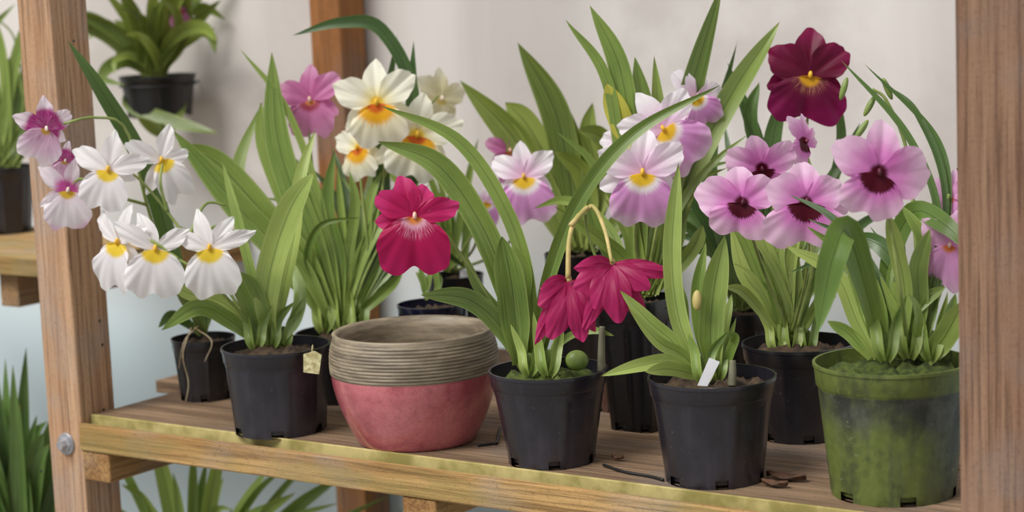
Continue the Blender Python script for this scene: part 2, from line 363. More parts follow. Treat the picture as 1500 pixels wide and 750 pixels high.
def flower(plant, d0, cx, cy, dd, size, scheme, kind='star', rot=0, yaw=0, pitch=0, sep=None, pet=None, lip=None, label=None, hang=False):
    d = d0+dd; c = at(cx, cy, d); s = d/F_PX; pr = PRE[kind]; mp, ml, mc = S[scheme]
    R = RC.copy(); U = UC.copy(); Nn = -FWD
    Q = Matrix.Rotation(math.radians(-rot), 3, Nn) if rot else Matrix.Identity(3)
    R = Q@R; U = Q@U
    Q = Matrix.Rotation(math.radians(yaw+random.uniform(-9, 9)), 3, UC)@Matrix.Rotation(math.radians(pitch+random.uniform(-7, 7)), 3, RC)
    R = Q@R; U = Q@U; Nn = Q@Nn
    Wd = lambda v: c+(R*v[0]+U*v[1]+Nn*v[2])*s
    A = Acc(); ph = random.uniform(0, 6); ru = random.uniform
    if hang:
        for q, (a_, l_, w_) in enumerate(list(sep)+list(pet)):
            front = q >= len(sep)
            V, Fc, Uv = patch(a_, l_*size, w_*size, .62 if not front else .45, .54 if not front else .58, 0, -4+q*2.4, .0, .0, -.3, .014, ph+a_, 14, 44, 3, crease=-.09, bend=ru(-.1, .1))
            V2 = []
            for v in V:
                rr = math.hypot(v[0], v[1])/size
                V2.append((v[0], v[1], v[2]+size*.3*math.sin(min(rr, 1.1)*2.2)))
            A.add([Wd(v) for v in V2], Fc, Uv)
    else:
        for q, (a_, l_, w_) in enumerate(sep if sep is not None else pr['sep']):
            V, Fc, Uv = patch(a_+ru(-5, 5), l_*size, w_*size, pr['point'], .56, 0, -3-q*.7, .1, .3+ru(-.2, .2), .24, .014, ph+a_, 10, 32, 4, crease=.11, bend=ru(-.09, .09))
            A.add([Wd(v) for v in V], Fc, Uv)
        for q, (a_, l_, w_) in enumerate(pet if pet is not None else pr['pet']):
            V, Fc, Uv = patch(a_+ru(-5, 5), l_*size, w_*size, pr['point']*.8, .6, 0, 1+q*1.2, .2, .34+ru(-.2, .2), .2, .024, ph+a_, 10, 40, 4, crease=.1, bend=ru(-.08, .08))
            A.add([Wd(v) for v in V], Fc, Uv)
    f = mesh('flower', A.V, A.F, mp, plant, origin=c, uv=A.U, label=label)
    L = lip if lip is not None else pr['lip']
    if ml and L and not hang:
        V, Fc, Uv = patch(L[0], L[1]*size, L[2]*size, -.12, .5, .2, 5, .32, .55, .02, .034, ph, 16, 80, 4, crease=.07)
        mesh('lip', [Wd(v) for v in V], Fc, ml, f, uv=Uv)
    B = Acc(); k = size*.09
    if hang: ellipsoid(B, Wd((0, k*.2, size*.06)), (R*s*k*.7, U*s*k*1.3, Nn*s*k*.7)); mesh('ovary', B.V, B.F, M_STEMY, f)
    else: ellipsoid(B, Wd((0, k*.3, 7)), (R*s*k*.55, U*s*k*1.0, Nn*s*k*.9)); mesh('column', B.V, B.F, mc, f)
    return f

# ---- plant assembly ----
def fill(crown, n, a0, a1, l0, l1, w0, w1, droop=1.0, d0=-.03, d1=.1):
    out = []
    for i in range(n):
        a = a0+(a1-a0)*(i+random.uniform(.0, 1))/n; L = random.uniform(l0, l1); dr = droop*random.uniform(.2, 2.6)
        if random.random() < .22: dr = -dr*.7
        pts = []; x, y = crown[0]+random.uniform(-16, 16), crown[1]+random.uniform(-3, 6); ang = math.radians(a*.6)
        for k in range(6):
            pts.append((x, y)); x += math.sin(ang)*L/5; y -= math.cos(ang)*L/5
            ang += math.radians((abs(a)+16)*.2*dr*(k*.5+.2))*(1 if a > 0 else -1)+math.radians(random.uniform(-4, 4))
        out.append((random.uniform(w0, w1), random.uniform(d0, d1), pts))
    return out
WS = .8
def foliage(plant, d0, leaves, mat, name='foliage', wav=.03, tw=.5):
    A = Acc()
    for (w, dd, pts) in leaves:
        n = len(pts); P = []
        for i, p in enumerate(pts):
            o = p[2] if len(p) > 2 else dd*(i/(n-1))**1.3
            P.append(at(p[0], p[1], d0+o))
        leaf(A, P, w*WS*(d0+dd)/F_PX, random.uniform(-tw, tw), random.uniform(.15, .5), wav=wav)
    return mesh(name, A.V, A.F, mat, plant, uv=A.U)
def spikes(plant, d0, paths, mat=None, r=.0018, name='flower_spike'):
    A = Acc()
    for p in paths:
        tube(A, [at(q[0], q[1], d0+(q[2] if len(q) > 2 else 0)) for q in p], r*1.15, r*.75)
    return mesh(name, A.V, A.F, mat or M_STEM, plant)
def bulbs(plant, d0, lst):
    for (x, y, w, h, dd) in lst:
        A = Acc(); s = (d0+dd)/F_PX; ellipsoid(A, at(x, y, d0+dd+.006), (RC*s*w*.42, FWD*s*w*.25, UC*s*h*.52), 14, 10)
        mesh('pseudobulb', A.V, A.F, M_BULB, plant)
    A = Acc()
    for (x, y, w, h, dd) in lst:
        for q in (-1, 1):
            P = [at(x+q*w*.1, y+h*.55, d0+dd-.004), at(x+q*w*.35, y+h*.1, d0+dd-.008), at(x+q*w*.5, y-h*.7, d0+dd), at(x+q*w*(.8+random.random()*.8), y-h*(1.3+random.random()*.8), d0+dd)]
            leaf(A, P, w*.62*(d0+dd)/F_PX, q*.5, .7, 16)
    mesh('leaf_sheaths', A.V, A.F, L_BRI, plant, uv=A.U)

def orchid(bx, by, ry, rw, bw, mat, label, moss=False, name='potted_orchid', z=ZS, sq=0.0, cat='orchid', potlabel=None):
    c = on_z(bx, by, z) if isinstance(z, float) else z
    d = depth(c); s = d/F_PX; e = empty(name, c, label, cat, 'potted orchids')
    h = (by-ry)*s
    plastic_pot(e, c, rw*s/2, bw*s/2, h, mat, sq, potlabel)
    soil(e, c, rw*s/2*.93, h-.014, M_MOSS if moss else M_SOIL, 'moss' if moss else 'potting_mix')
    return e, d

# ================= structure =================
def plane(name, V, mat):
    o = mesh(name, V, [(0, 1, 2, 3)], mat, smooth=False); o['kind'] = 'structure'; return o
k = N('painted_wall_baked_light'); tc = k.n('ShaderNodeTexCoord'); sp = k.n('ShaderNodeSeparateXYZ'); k.l(tc.outputs['Object'], sp.inputs[0])
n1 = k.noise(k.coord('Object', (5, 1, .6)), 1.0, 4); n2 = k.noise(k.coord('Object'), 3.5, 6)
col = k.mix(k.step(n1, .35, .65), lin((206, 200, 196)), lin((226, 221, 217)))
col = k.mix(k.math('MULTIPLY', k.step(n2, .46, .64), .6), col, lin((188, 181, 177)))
col = k.mix(k.math('SUBTRACT', 1.0, k.step(sp.outputs[2], ZS-.1, ZS+.24)), col, lin((206, 224, 231)))  # brighter light under the shelf, painted in as paler blue low down
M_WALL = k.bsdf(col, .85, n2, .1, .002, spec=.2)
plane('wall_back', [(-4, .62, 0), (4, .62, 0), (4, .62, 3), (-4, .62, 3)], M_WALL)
k = N('concrete_floor'); n = k.noise(k.coord('Object'), 4, 6)
M_FLOOR = k.bsdf(k.mix(n, lin((120, 116, 108)), lin((160, 155, 146))), .85, n, .2)
plane('floor', [(-4, -4, 0), (4, -4, 0), (4, .62, 0), (-4, .62, 0)], M_FLOOR)

# shelf unit
SH = empty('plant_shelf', (0, 0, 0), 'weathered wooden plank shelf with square uprights holding orchid pots', 'shelf')
XR = on_y(1407, 560, 0).x
box('upright', (-.056, 0, 0), (0, .056, 2.3), M_POSTL, SH, label='pale weathered square wooden upright')
box('upright', (XR, -.004, 0), (XR+.062, .056, 2.3), M_POSTR, SH, label='reddish brown square wooden upright')
xb = on_y(512, 300, .56).x
box('upright', (xb-.054, .56, 0), (xb, .615, 2.3), M_POSTB, SH, label='orange brown rear wooden upright')
xs = [.018, .2, .378, .556]
for i in range(3):
    x0 = 0.001 if i == 0 else -.075
    box('plank', (x0, xs[i], ZS-.016), (XR-.001, xs[i+1]-.003, ZS), M_BOARD, SH, .0015)
box('plank_edge', (0.001, .0145, ZS-.014), (XR-.001, .0178, ZS+.0008), M_EDGE, SH, .001, label='yellow mossy strip along the plank edge')
box('algae_strip', (0.001, .0045, ZS-.03), (XR-.001, .0143, ZS-.0105), M_EDGE2, SH, .001, label='dark green algae stained ledge')
box('front_rail', (0.0005, -.005, ZS-.039), (XR-.0005, .0043, ZS-.007), M_BEAM, SH, .002, label='weathered yellowish wooden front rail')
for x0 in (.002, on_z(640, 708, ZS-.04).x):
    box('cross_beam', (x0, -.003, ZS-.074 if x0 < .01 else ZS-.064), (x0+.044, .556, ZS-.0393), M_CROSS, SH, .002)
for (hx, hy) in ((108, 60), (104, 300), (146, 470), (150, 505), (152, 600), (60, 690)):
    if hx > 125:
        r = ray(hx, hy); p = CAM+r*((0.0004-CAM.x)/r.x); a1, a2, nn_ = Vector((0, 1, 0)), Vector((0, 0, 1)), Vector((1, 0, 0))
    else:
        p = on_y(hx, hy, -.0004); a1, a2, nn_ = Vector((1, 0, 0)), Vector((0, 0, 1)), Vector((0, -1, 0))
    A = Acc(); ellipsoid(A, p, (a1*.0018, a2*.0018, nn_*.0006)); mesh('nail_head', A.V, A.F, M_WIRE, SH)
A = Acc(); bc = on_y(98, 650, -.0)
V, Fc = lathe([(.0005, .010), (.006, .010), (.007, .008), (.007, .003), (.011, .002), (.011, 0)], (0, 0, 0), 6)
V2, F2 = lathe([(.0005, .003), (.0125, .003), (.0135, .0015), (.0135, 0)], (0, 0, 0), 28)
A.add([bc+Vector((v.x*.9, -v.z-.002, v.y*.9)) for v in V], Fc); A.add([bc+Vector((v.x, -v.z, v.y)) for v in V2], F2)
mesh('bolt', A.V, A.F, M_METAL, SH, smooth=False, label='zinc hex bolt and washer')

# side shelf and lower shelf
tz = on_y(30, 378, .15); xe = on_y(100, 378, .15).x
SS = empty('side_shelf', (xe, .15, tz.z), 'small wooden plank shelf fixed beside the upright', 'shelf')
box('plank', (xe-.8, .15, tz.z-.024), (xe, .40, tz.z), M_BEAM, SS)
xq = on_y(52, 420, .2).x
box('cross_beam', (xq-.035, .17, tz.z-.07), (xq, .619, tz.z-.0245), M_CROSS, SS)
LZ = ZS-.55
LS = empty('lower_shelf', (-.8, .1, LZ), 'low wooden plank shelf under the orchid shelf', 'shelf')
box('plank', (-1.2, .06, LZ-.02), (XR-.001, .555, LZ), M_BOARD, LS)
for xx in (-1.15, -.4, .4):
    box('leg', (xx, .1, 0), (xx+.05, .15, LZ-.0202), M_CROSS, LS); box('leg', (xx, .48, 0), (xx+.05, .53, LZ-.0202), M_CROSS, LS)

# ================= plants =================
# A : white orchid
A_, dA = orchid(411, 629, 503, 160, 132, M_PL2, 'white orchid with yellow centres in black plastic pot with small tag')
foliage(A_, dA, [
 (50, -.03, [(398, 502), (390, 440), (402, 370), (428, 300), (460, 252)]),
 (26, .03, [(405, 502), (412, 440), (430, 350), (440, 262), (462, 190)]),
 (32, -.06, [(372, 498), (335, 468), (290, 450), (236, 484)]),
 (26, .0, [(375, 500), (352, 465), (320, 440), (272, 428), (240, 400)]),
 (24, -.02, [(380, 500), (366, 450), (345, 410), (300, 360)]),
 (18, .02, [(385, 500), (375, 430), (350, 330), (325, 235)]),
 (26, -.02, [(392, 500), (385, 455), (372, 420), (352, 398)]),
 (24, .04, [(410, 502), (432, 470), (440, 430), (428, 380)]),
 (20, .0, [(388, 502), (378, 470), (388, 430), (396, 400)]),
 (16, .03, [(382, 502), (345, 420), (300, 360), (262, 330)])], L_BRI, tw=.3)
bulbs(A_, dA, [(395, 492, 24, 36, 0), (374, 494, 22, 30, -.01), (415, 494, 20, 32, .01)])
spikes(A_, dA, [[(380, 495), (345, 450, -.02), (300, 405, -.05), (262, 380, -.06), (232, 362, -.04)],
 [(375, 495), (350, 440, -.02), (328, 400, -.05), (312, 366, -.04)], [(262, 380, -.06), (215, 350, -.06), (176, 352, -.04)],
 [(378, 492), (330, 420, 0), (275, 350, 0), (225, 285, 0), (190, 252, -.01), (163, 250, -.01)], [(245, 310, 0), (235, 270, 0), (238, 240, .01)],
 [(300, 405, -.05), (296, 350, -.02), (320, 330, 0), (345, 340, 0)], [(275, 350, 0), (300, 300, .02), (330, 300, .03)]])
flower(A_, dA, 160, 250, -.03, 62, 'white', 'star', rot=4, yaw=-8, lip=(188, 1.05, 1.15), pet=[(-62, 1.08, .56), (70, .95, .54)], sep=[(6, .98, .52), (-118, .5, .4), (105, .6, .35)])
flower(A_, dA, 236, 236, .02, 58, 'white', 'star', rot=0, yaw=18, lip=(150, 1.2, .9), pet=[(-64, 1.0, .54), (75, .75, .44)], sep=[(5, 1, .5), (-160, .9, .44)])
flower(A_, dA, 228, 366, -.06, 66, 'white', 'star', rot=0, pitch=-6, lip=(181, 1.18, 1.3), pet=[(-52, 1.08, .44), (62, .85, .44)], sep=[(-18, .95, .44), (-118, .35, .3), (115, .4, .3)])
flower(A_, dA, 308, 364, -.06, 64, 'white', 'star', rot=4, lip=(170, 1.26, 1.26), pet=[(-80, .9, .42), (70, 1.08, .42)], sep=[(-30, .98, .44), (28, .88, .44), (118, .5, .3)])
flower(A_, dA, 176, 356, -.05, 60, 'white', 'star', rot=8, yaw=-35, lip=(184, 1.35, 1.2), pet=[(-62, 1.3, .45), (50, .8, .4)])
q = at(457, 531, dA-.072); Bx = Acc(); s = dA/F_PX*.92
V = [q+RC*s*x+UC*s*y-FWD*z for z in (0, .0012) for x, y in ((-13, -15), (11, -18), (15, 12), (4, 18), (-13, 13))]
Bx.add(V, [(0, 1, 2, 3, 4), (9, 8, 7, 6, 5)]+[(i, (i+1) % 5, 5+(i+1) % 5, 5+i) for i in range(5)])
tube(Bx, [q+UC*s*14, q+UC*s*26+FWD*.006, q+UC*s*20+FWD*.02], .0006, n=6, k=8)
mesh('plant_tag', Bx.V, Bx.F, M_TAG, A_, smooth=False, label='small yellow printed tag hanging from the rim')

# B : purple-white orchid, small pot
B_, dB = orchid(303, 582, 492, 94, 74, M_PL, 'magenta and white orchid in small black plastic pot')
foliage(B_, dB, [
 (35, -.22, [(298, 488), (262, 400, -.05), (215, 250, -.12), (150, 135, -.18), (98, 58, -.2)]),
 (20, -.05, [(295, 490), (270, 470), (250, 462), (232, 480)]), (18, .0, [(300, 490), (285, 440), (262, 420)]),
 (22, .0, [(300, 490), (310, 440), (330, 400)])], L_DRK)
spikes(B_, dB, [[(300, 490), (255, 420, -.08), (215, 300, -.15), (185, 190, -.18), (140, 172, -.2), (98, 180, -.21), (68, 190, -.2)],
  [(215, 300, -.15), (165, 285, -.19), (120, 262, -.2), (102, 278, -.19)]])
spikes(B_, dB, [[(280, 480, -.04), (268, 520, -.06), (276, 560, -.06), (272, 590, -.06)], [(285, 480, -.03), (310, 500, -.06), (300, 530, -.06)], [(290, 478, -.03), (270, 500, -.06), (262, 540, -.05)]], M_ROOT, .0007, 'aerial_root')
flower(B_, dB, 66, 190, -.22, 50, 'magenta', 'star', rot=-5, yaw=25, lip=(205, 1.1, 1.3), sep=[(5, 1, .6), (-118, .8, .5), (118, .8, .5)], pet=[(-58, 1, .6), (58, 1, .6)])
flower(B_, dB, 98, 280, -.2, 52, 'orchidwhite', 'star', rot=15, yaw=25, lip=(165, 1.2, 1.3))
flower(B_, dB, 94, 236, -.19, 32, 'magenta', 'star', rot=10, yaw=20)

# A2 : cream orchid behind
C_, dC = orchid(512, 582, 484, 150, 116, M_PLD, 'cream yellow orchid with long leaves in black plastic pot')
foliage(C_, dC, [
 (52, -.03, [(480, 470), (435, 395), (355, 310), (252, 190)]), (52, -.02, [(488, 468), (450, 390), (400, 330), (320, 240), (262, 212)]),
 (50, .0, [(495, 468), (455, 350), (408, 210), (398, 76)])], L_BRI, tw=.2)
foliage(C_, dC, [
 (36, .02, [(492, 468), (440, 340), (392, 220), (382, 150)]),
 (26, .0, [(498, 468), (480, 370), (450, 290), (432, 230)]),
 (26, .0, [(505, 468), (520, 400), (548, 340), (575, 310)]), (22, .0, [(510, 468), (545, 420), (580, 390)]),
 (20, .0, [(505, 468), (510, 380), (520, 300), (512, 250)]), (26, .0, [(500, 468), (497, 380), (480, 300), (490, 220)]),
 (20, -.02, [(512, 470), (560, 430), (590, 400)]), (14, .0, [(497, 468), (470, 300), (420, 160), (352, 72)]),
 (18, .0, [(507, 468), (535, 380), (540, 300), (560, 250)]), (28, .05, [(488, 468), (420, 400), (360, 300), (350, 240), (385, 150)]),
 (14, -.03, [(494, 468), (472, 420), (450, 380), (470, 330), (530, 318)])]
 + fill((500, 468), 26, -34, 44, 100, 240, 11, 18, droop=.8, d0=.0), L_MID)
foliage(C_, dC, [(30, .0, [(515, 468), (575, 350), (600, 200), (606, 60)]), (26, .02, [(515, 468), (560, 340), (560, 200), (582, 50)]),
 (25, .0, [(515, 468), (580, 330), (606, 150), (560, 45), (500, 33), (428, 52)]), (22, .03, [(512, 468), (585, 300), (625, 230), (660, 160)])]+fill((512, 468), 14, -40, 50, 150, 270, 14, 22, d0=.06, d1=.12), L_DRK, 'foliage')
bulbs(C_, dC, [(500, 462, 28, 44, 0), (474, 466, 24, 36, 0), (524, 464, 24, 38, 0)])
spikes(C_, dC, [[(500, 465), (540, 370, 0), (562, 260, .0), (556, 155, 0)], [(505, 465), (560, 350, 0), (600, 260, 0), (612, 200, 0)],
  [(540, 370, 0), (530, 280, 0), (525, 222, 0)], [(498, 465), (470, 330, .02), (455, 220, .03), (452, 150, .03)], [(562, 260, 0), (610, 180, .03), (642, 140, .04)]])
flower(C_, dC, 644, 145, .1, 46, 'pale', 'cream', rot=10, yaw=30)
flower(C_, dC, 610, 200, -.02, 68, 'cream', 'cream', rot=8, yaw=5)
flower(C_, dC, 527, 218, 0, 48, 'cream', 'cream', rot=-10, yaw=-30)
flower(C_, dC, 552, 152, -.04, 66, 'cream', 'cream', rot=-6)
flower(C_, dC, 455, 148, .03, 56, 'rose', 'blush', rot=-6, lip=(180, 1.05, 1.2))

# pink bowl
def bowl():
    c = on_z(612, 643); d = depth(c); s = d/F_PX; e = empty('flower_pot', c, 'pink crackle glazed ceramic pot with grey ribbed collar, empty', 'flower pot')
    H = (643-486)*s; rb = 176*s/2; rm = 243*s/2; rr = 239*s/2
    zc = H*.66
    k = N('pink_crackle_glaze'); vo = k.n('ShaderNodeTexVoronoi', feature='DISTANCE_TO_EDGE'); k.l(k.coord('Object'), vo.inputs[0]); vo.inputs['Scale'].default_value = 130
    nn = k.noise(k.coord('Object'), 18, 6, .65)
    col = k.mix(k.step(nn, .38, .62), lin((174, 82, 92)), lin((204, 116, 122)))
    col = k.mix(k.math('MULTIPLY', k.math('SUBTRACT', 1.0, k.step(vo.outputs[0], 0, .06)), .35), col, lin((128, 60, 66)))
    mb = k.bsdf(col, .3, spec=.5, coat=.8)
    k = N('ribbed_stoneware'); nn = k.noise(k.coord('Object', (1, 1, 8)), 20, 5, .65); sp = k.noise(k.coord('Object'), 9, 4)
    col = k.mix(k.step(nn, .35, .65), lin((108, 96, 80)), lin((154, 141, 119)))
    col = k.mix(k.math('MULTIPLY', k.step(sp, .5, .65), .4), col, lin((114, 95, 78)))
    mr = k.bsdf(col, .5, nn, .15)
    prof = [(.0005, 0), (rb*.94, 0), (rb*.98, .001), (rb, .003)]
    for i in range(1, 17):
        t = i/16; prof.append((rb+(rm-rb)*(1-(1-t)**1.6), .003+(zc-.003)*t))
    V, Fc = lathe(prof, c, 96); mesh('body', V, Fc, mb, e, label='glossy pink crackle glazed lower body')
    prof = [(rm-.006, zc-.006), (rm, zc)]; nr = 11
    for i in range(nr*6+1):
        t = i/(nr*6); z = zc+(H-zc)*t; r = rm+.0014*math.sin(t*3)+(rr-rm-.003)*t**2.2
        prof.append((r+.0009*abs(math.sin(t*nr*math.pi)), z))
    prof += [(rr*.985, H+.004), (rr*.955, H+.0055), (rr*.92, H+.003), (rr*.9, H-.006), (rr*.895, H-.02), (rm*.9, zc), (rb*1.0, .012), (.0005, .01)]
    V, Fc = lathe(prof, c, 96, wob=.0003); mesh('ribbed_collar', V, Fc, mr, e, label='grey brown ribbed stoneware collar and rim')
bowl()

# I : dark glazed pot + black pot with blush flowers behind
I_, dI = orchid(640, 582, 442, 104, 70, M_BLUE, 'small orchid in dark blue black glazed pot')
foliage(I_, dI, fill((636, 434), 5, -20, 20, 30, 60, 10, 14, d0=0, d1=.01), L_MID)
J2, dJ2 = orchid(672, 528, 400, 84, 62, M_PLD, 'blush pink orchid in black plastic pot')
foliage(J2, dJ2, fill((664, 393), 16, -44, 22, 80, 200, 12, 20, droop=.6, d0=-.02, d1=.02), L_MID)
spikes(J2, dJ2, [[(660, 395), (690, 370, -.1), (705, 330, -.14), (710, 300, -.14)], [(662, 398), (730, 370, -.1), (765, 320, -.2), (768, 262, -.21)], [(660, 395), (700, 330, -.05), (735, 260, -.1), (742, 220, -.12)]])
flower(J2, dJ2, 744, 222, -.12, 38, 'rose', 'blush', rot=-10, yaw=30)
flower(J2, dJ2, 712, 298, -.14, 28, 'blush', 'blush', rot=0)
flower(J2, dJ2, 768, 260, -.26, 54, 'blush', 'blush', rot=-4, lip=(178, 1.42, 1.55))
def lab(q, s, pts, par):
    mesh('plant_label', [q+RC*s*x+UC*s*y-FWD*z for z in (0, .0015) for x, y in pts], [(0, 1, 2, 3), (7, 6, 5, 4), (0, 1, 5, 4), (1, 2, 6, 5), (2, 3, 7, 6), (3, 0, 4, 7)], M_WHITE, par, smooth=False, label='blank white plastic plant label')
lab(at(682, 408, dJ2-.036), dJ2/F_PX, [(-9, -10), (9, -11), (10, 12), (-8, 12)], J2)

# J : broad leaves, back centre
J_, dJ = orchid(850, 548, 368, 92, 66, M_PLD, 'orchid with broad olive green leaves in tall black pot')
foliage(J_, dJ, [
 (58, .0, [(835, 365), (800, 290), (755, 205), (674, 118)]), (56, -.02, [(845, 365), (835, 270), (812, 160), (758, 62)]),
 (56, .0, [(850, 365), (850, 280), (825, 190), (782, 95)]), (46, .0, [(845, 365), (830, 300), (805, 240), (770, 180), (740, 150)]),
 (38, -.02, [(850, 365), (862, 300), (850, 250), (812, 222)]), (36, 0, [(860, 365), (880, 280), (862, 200), (868, 150)]),
 (34, -.03, [(855, 365), (895, 250), (880, 200), (845, 190)]),
 (30, 0, [(860, 365), (900, 330), (925, 300)])]+fill((855, 365), 9, -20, 40, 100, 200, 16, 28, d0=.0, d1=.04), L_OLI, tw=.35)

# G : tall pot, upright leaves and blush flowers
G_, dG = orchid(940, 625, 432, 108, 78, M_PLD, 'white and pink orchid with upright leaves in tall square black pot', sq=6.0)
foliage(G_, dG, [
 (42, .0, [(935, 430), (935, 330), (925, 200), (905, 90), (864, 8)]), (48, .0, [(945, 430), (975, 300), (1015, 120), (1058, -25)]),
 (44, .03, [(955, 430), (1000, 280), (1070, 140), (1142, 32)]), (46, .0, [(940, 430), (942, 300), (945, 190), (930, 84)]),
 (22, .0, [(930, 430), (915, 300), (890, 120), (828, 28)]), (30, .02, [(950, 430), (985, 320), (1030, 220), (1040, 150)]),
 (28, -.03, [(940, 430), (915, 380), (880, 350), (812, 302)]), (30, .02, [(948, 430), (975, 350), (980, 270), (1010, 200)]),
 (30, .02, [(940, 430), (960, 330), (965, 200), (958, 80)]), (26, .0, [(935, 430), (905, 390), (870, 330), (862, 280)]),
 (28, .0, [(955, 430), (1010, 370), (1030, 330)]), (24, .0, [(955, 430), (990, 360), (1000, 290)]),
 (30, .03, [(945, 430), (990, 330), (1040, 190), (1100, 110)])]+fill((940, 430), 20, -34, 40, 120, 290, 12, 21), L_MID)
foliage(G_, dG, [(46, 0, [(925, 215), (908, 172), (888, 122)])], leafmat('leaf_yellowing', (186, 180, 60), (200, 196, 84), (176, 170, 50)), 'yellow_leaf')
spikes(G_, dG, [[(940, 430), (930, 350, -.03), (935, 290, -.05), (944, 256, -.06)], [(945, 430), (965, 320, -.02), (985, 240, -.02), (978, 190, -.02)], [(985, 240, -.02), (1015, 190, 0), (1022, 142, 0)], [(965, 320, -.02), (925, 240, -.01), (915, 200, 0)]])
flower(G_, dG, 1018, 144, 0, 50, 'blush', 'blush', rot=20, yaw=15, lip=(130, 1.05, 1.2))
flower(G_, dG, 972, 190, -.05, 66, 'blush', 'blush', rot=-30, lip=(165, 1.2, 1.4))
flower(G_, dG, 916, 208, -.0, 44, 'blush', 'blush', rot=-20, yaw=-20)
flower(G_, dG, 941, 254, -.09, 70, 'blush', 'blush', rot=0, yaw=-5, lip=(180, 1.24, 1.35), sep=[(2, .95, .62), (-104, .95, .56), (108, .75, .5)])

O_, dO = orchid(900, 600, 548, 62, 46, M_TERRA, 'small brown clay pot with grassy shoots', name='potted_plant', cat='plant')
foliage(O_, dO, fill((894, 545), 8, -30, 6, 30, 60, 7, 12, droop=.4, d0=0, d1=.005), L_MID)

# M : dark background pot with burgundy flower
Q_, dQ = orchid(1092, 590, 452, 96, 72, M_PLD, 'burgundy orchid with dark strap leaves in black pot')
foliage(Q_, dQ, [
 (32, .0, [(1090, 450), (1120, 350), (1110, 220), (1066, 92)]), (34, .0, [(1095, 450), (1140, 330), (1130, 220), (1150, 130)]),
 (20, .0, [(1100, 450), (1180, 350), (1230, 230), (1225, 120)]), (20, .0, [(1085, 450), (1050, 330), (1045, 200), (1080, 60)]),
 (26, .0, [(1100, 450), (1130, 300), (1100, 180), (1112, 120)]), (20, 0, [(1100, 450), (1180, 360), (1245, 340)]),
 (18, 0, [(1100, 450), (1170, 330), (1230, 240), (1260, 180)]), (18, 0, [(1100, 450), (1190, 400), (1260, 330), (1300, 310)])]+fill((1090, 450), 26, -50, 54, 120, 290, 13, 22, d0=.0), L_DRK)
spikes(Q_, dQ, [[(1095, 450), (1150, 350, -.02), (1178, 220, -.04), (1186, 118, -.04)]])
flower(Q_, dQ, 1186, 112, -.06, 67, 'burg', 'pansy', rot=6, sep=[(-8, 1.1, .8), (-108, .95, .6), (118, .9, .6)], pet=[(-60, 1.05, .85), (45, 1.0, .85)])

# H : pink masked orchid behind
H_, dH = orchid(1174, 638, 498, 168, 118, M_PL, 'pink orchid with dark maroon centres in black plastic pot')
foliage(H_, dH, [
 (30, .0, [(1150, 495), (1125, 430), (1090, 350), (1060, 300)]), (26, .0, [(1155, 495), (1135, 400), (1110, 330)]),
 (20, -.04, [(1145, 498), (1110, 450), (1085, 425), (1060, 420)]), (28, .0, [(1160, 495), (1165, 420), (1150, 340), (1130, 300)]),
 (24, -.02, [(1165, 495), (1180, 430), (1205, 390)]), (28, .0, [(1150, 495), (1120, 440), (1090, 400), (1070, 330)]),
 (22, .0, [(1170, 495), (1200, 440), (1240, 400)]), (24, 0, [(1158, 495), (1148, 430), (1140, 370), (1160, 320)])]+fill((1158, 495), 14, -40, 44, 80, 190, 11, 18, d0=-.02, d1=.03), L_BRI)
bulbs(H_, dH, [(1158, 495, 26, 38, 0), (1182, 498, 22, 30, 0), (1137, 498, 22, 30, 0)])
spikes(H_, dH, [[(1160, 490), (1178, 420, -.05), (1185, 360, -.08), (1182, 305, -.1)], [(1155, 490), (1120, 400, -.03), (1100, 340, -.07), (1090, 302, -.08)], [(1165, 490), (1190, 380, -.02), (1160, 270, -.02), (1120, 245, -.02)], [(1190, 380, -.02), (1195, 280, -.02), (1178, 215, -.02)]])
flower(H_, dH, 1176, 208, -.02, 46, 'pink', 'star', rot=20, yaw=45, lip=(200, .9, .9), sep=[(10, 1.1, .55), (118, .9, .5)], pet=[(-58, 1, .7), (58, 1, .7)])
flower(H_, dH, 1116, 246, -.03, 52, 'pink', 'mask', rot=-10, pitch=20, lip=(180, .9, 1.5))
flower(H_, dH, 1088, 298, -.09, 65, 'pink', 'mask', rot=8, yaw=-12, pet=[(-85, 1.1, 1.0), (50, .85, .85)], sep=[(-20, .85, .8)], lip=(185, .85, 1.35))
flower(H_, dH, 1180, 298, -.12, 70, 'pink', 'mask', rot=0, pet=[(-66, .9, .9), (60, .88, .78)], sep=[(-6, .92, .78), (100, 1.0, .4)], lip=(182, 1.02, 1.85))

# D : raspberry orchid
D_, dD = orchid(808, 674, 537, 174, 126, M_PL2, 'raspberry pink orchid with arching leaves in black plastic pot', moss=True)
foliage(D_, dD, [
 (47, .0, [(770, 538), (748, 440), (705, 330), (640, 240), (553, 207)]), (28, .0, [(785, 538), (775, 420), (742, 310), (670, 205), (556, 154)]),
 (56, -.03, [(762, 532), (755, 470), (748, 410), (735, 346)]), (38, -.02, [(768, 540), (735, 480), (685, 438), (616, 432)]),
 (28, -.05, [(785, 538), (800, 420), (850, 290), (930, 195), (1056, 124)]), (26, .0, [(775, 538), (765, 460), (770, 400), (755, 360)]),
 (14, -.02, [(790, 535), (830, 495), (868, 484), (900, 492)]), (20, .0, [(772, 538), (740, 470), (700, 420), (680, 370)]),
 (18, .02, [(780, 538), (760, 450), (715, 380), (680, 300)]), (20, .02, [(790, 538), (800, 470), (790, 420)]), (14, .02, [(786, 538), (812, 470), (840, 440)])], L_MID, tw=.3)
bulbs(D_, dD, [(803, 530, 26, 36, -.03), (775, 532, 22, 30, -.02)])
A = Acc(); s = dD/F_PX; ellipsoid(A, at(845, 528, dD-.03), (RC*s*17, FWD*s*12, UC*s*15), 16, 12); mesh('pseudobulb', A.V, A.F, M_BULB, D_)
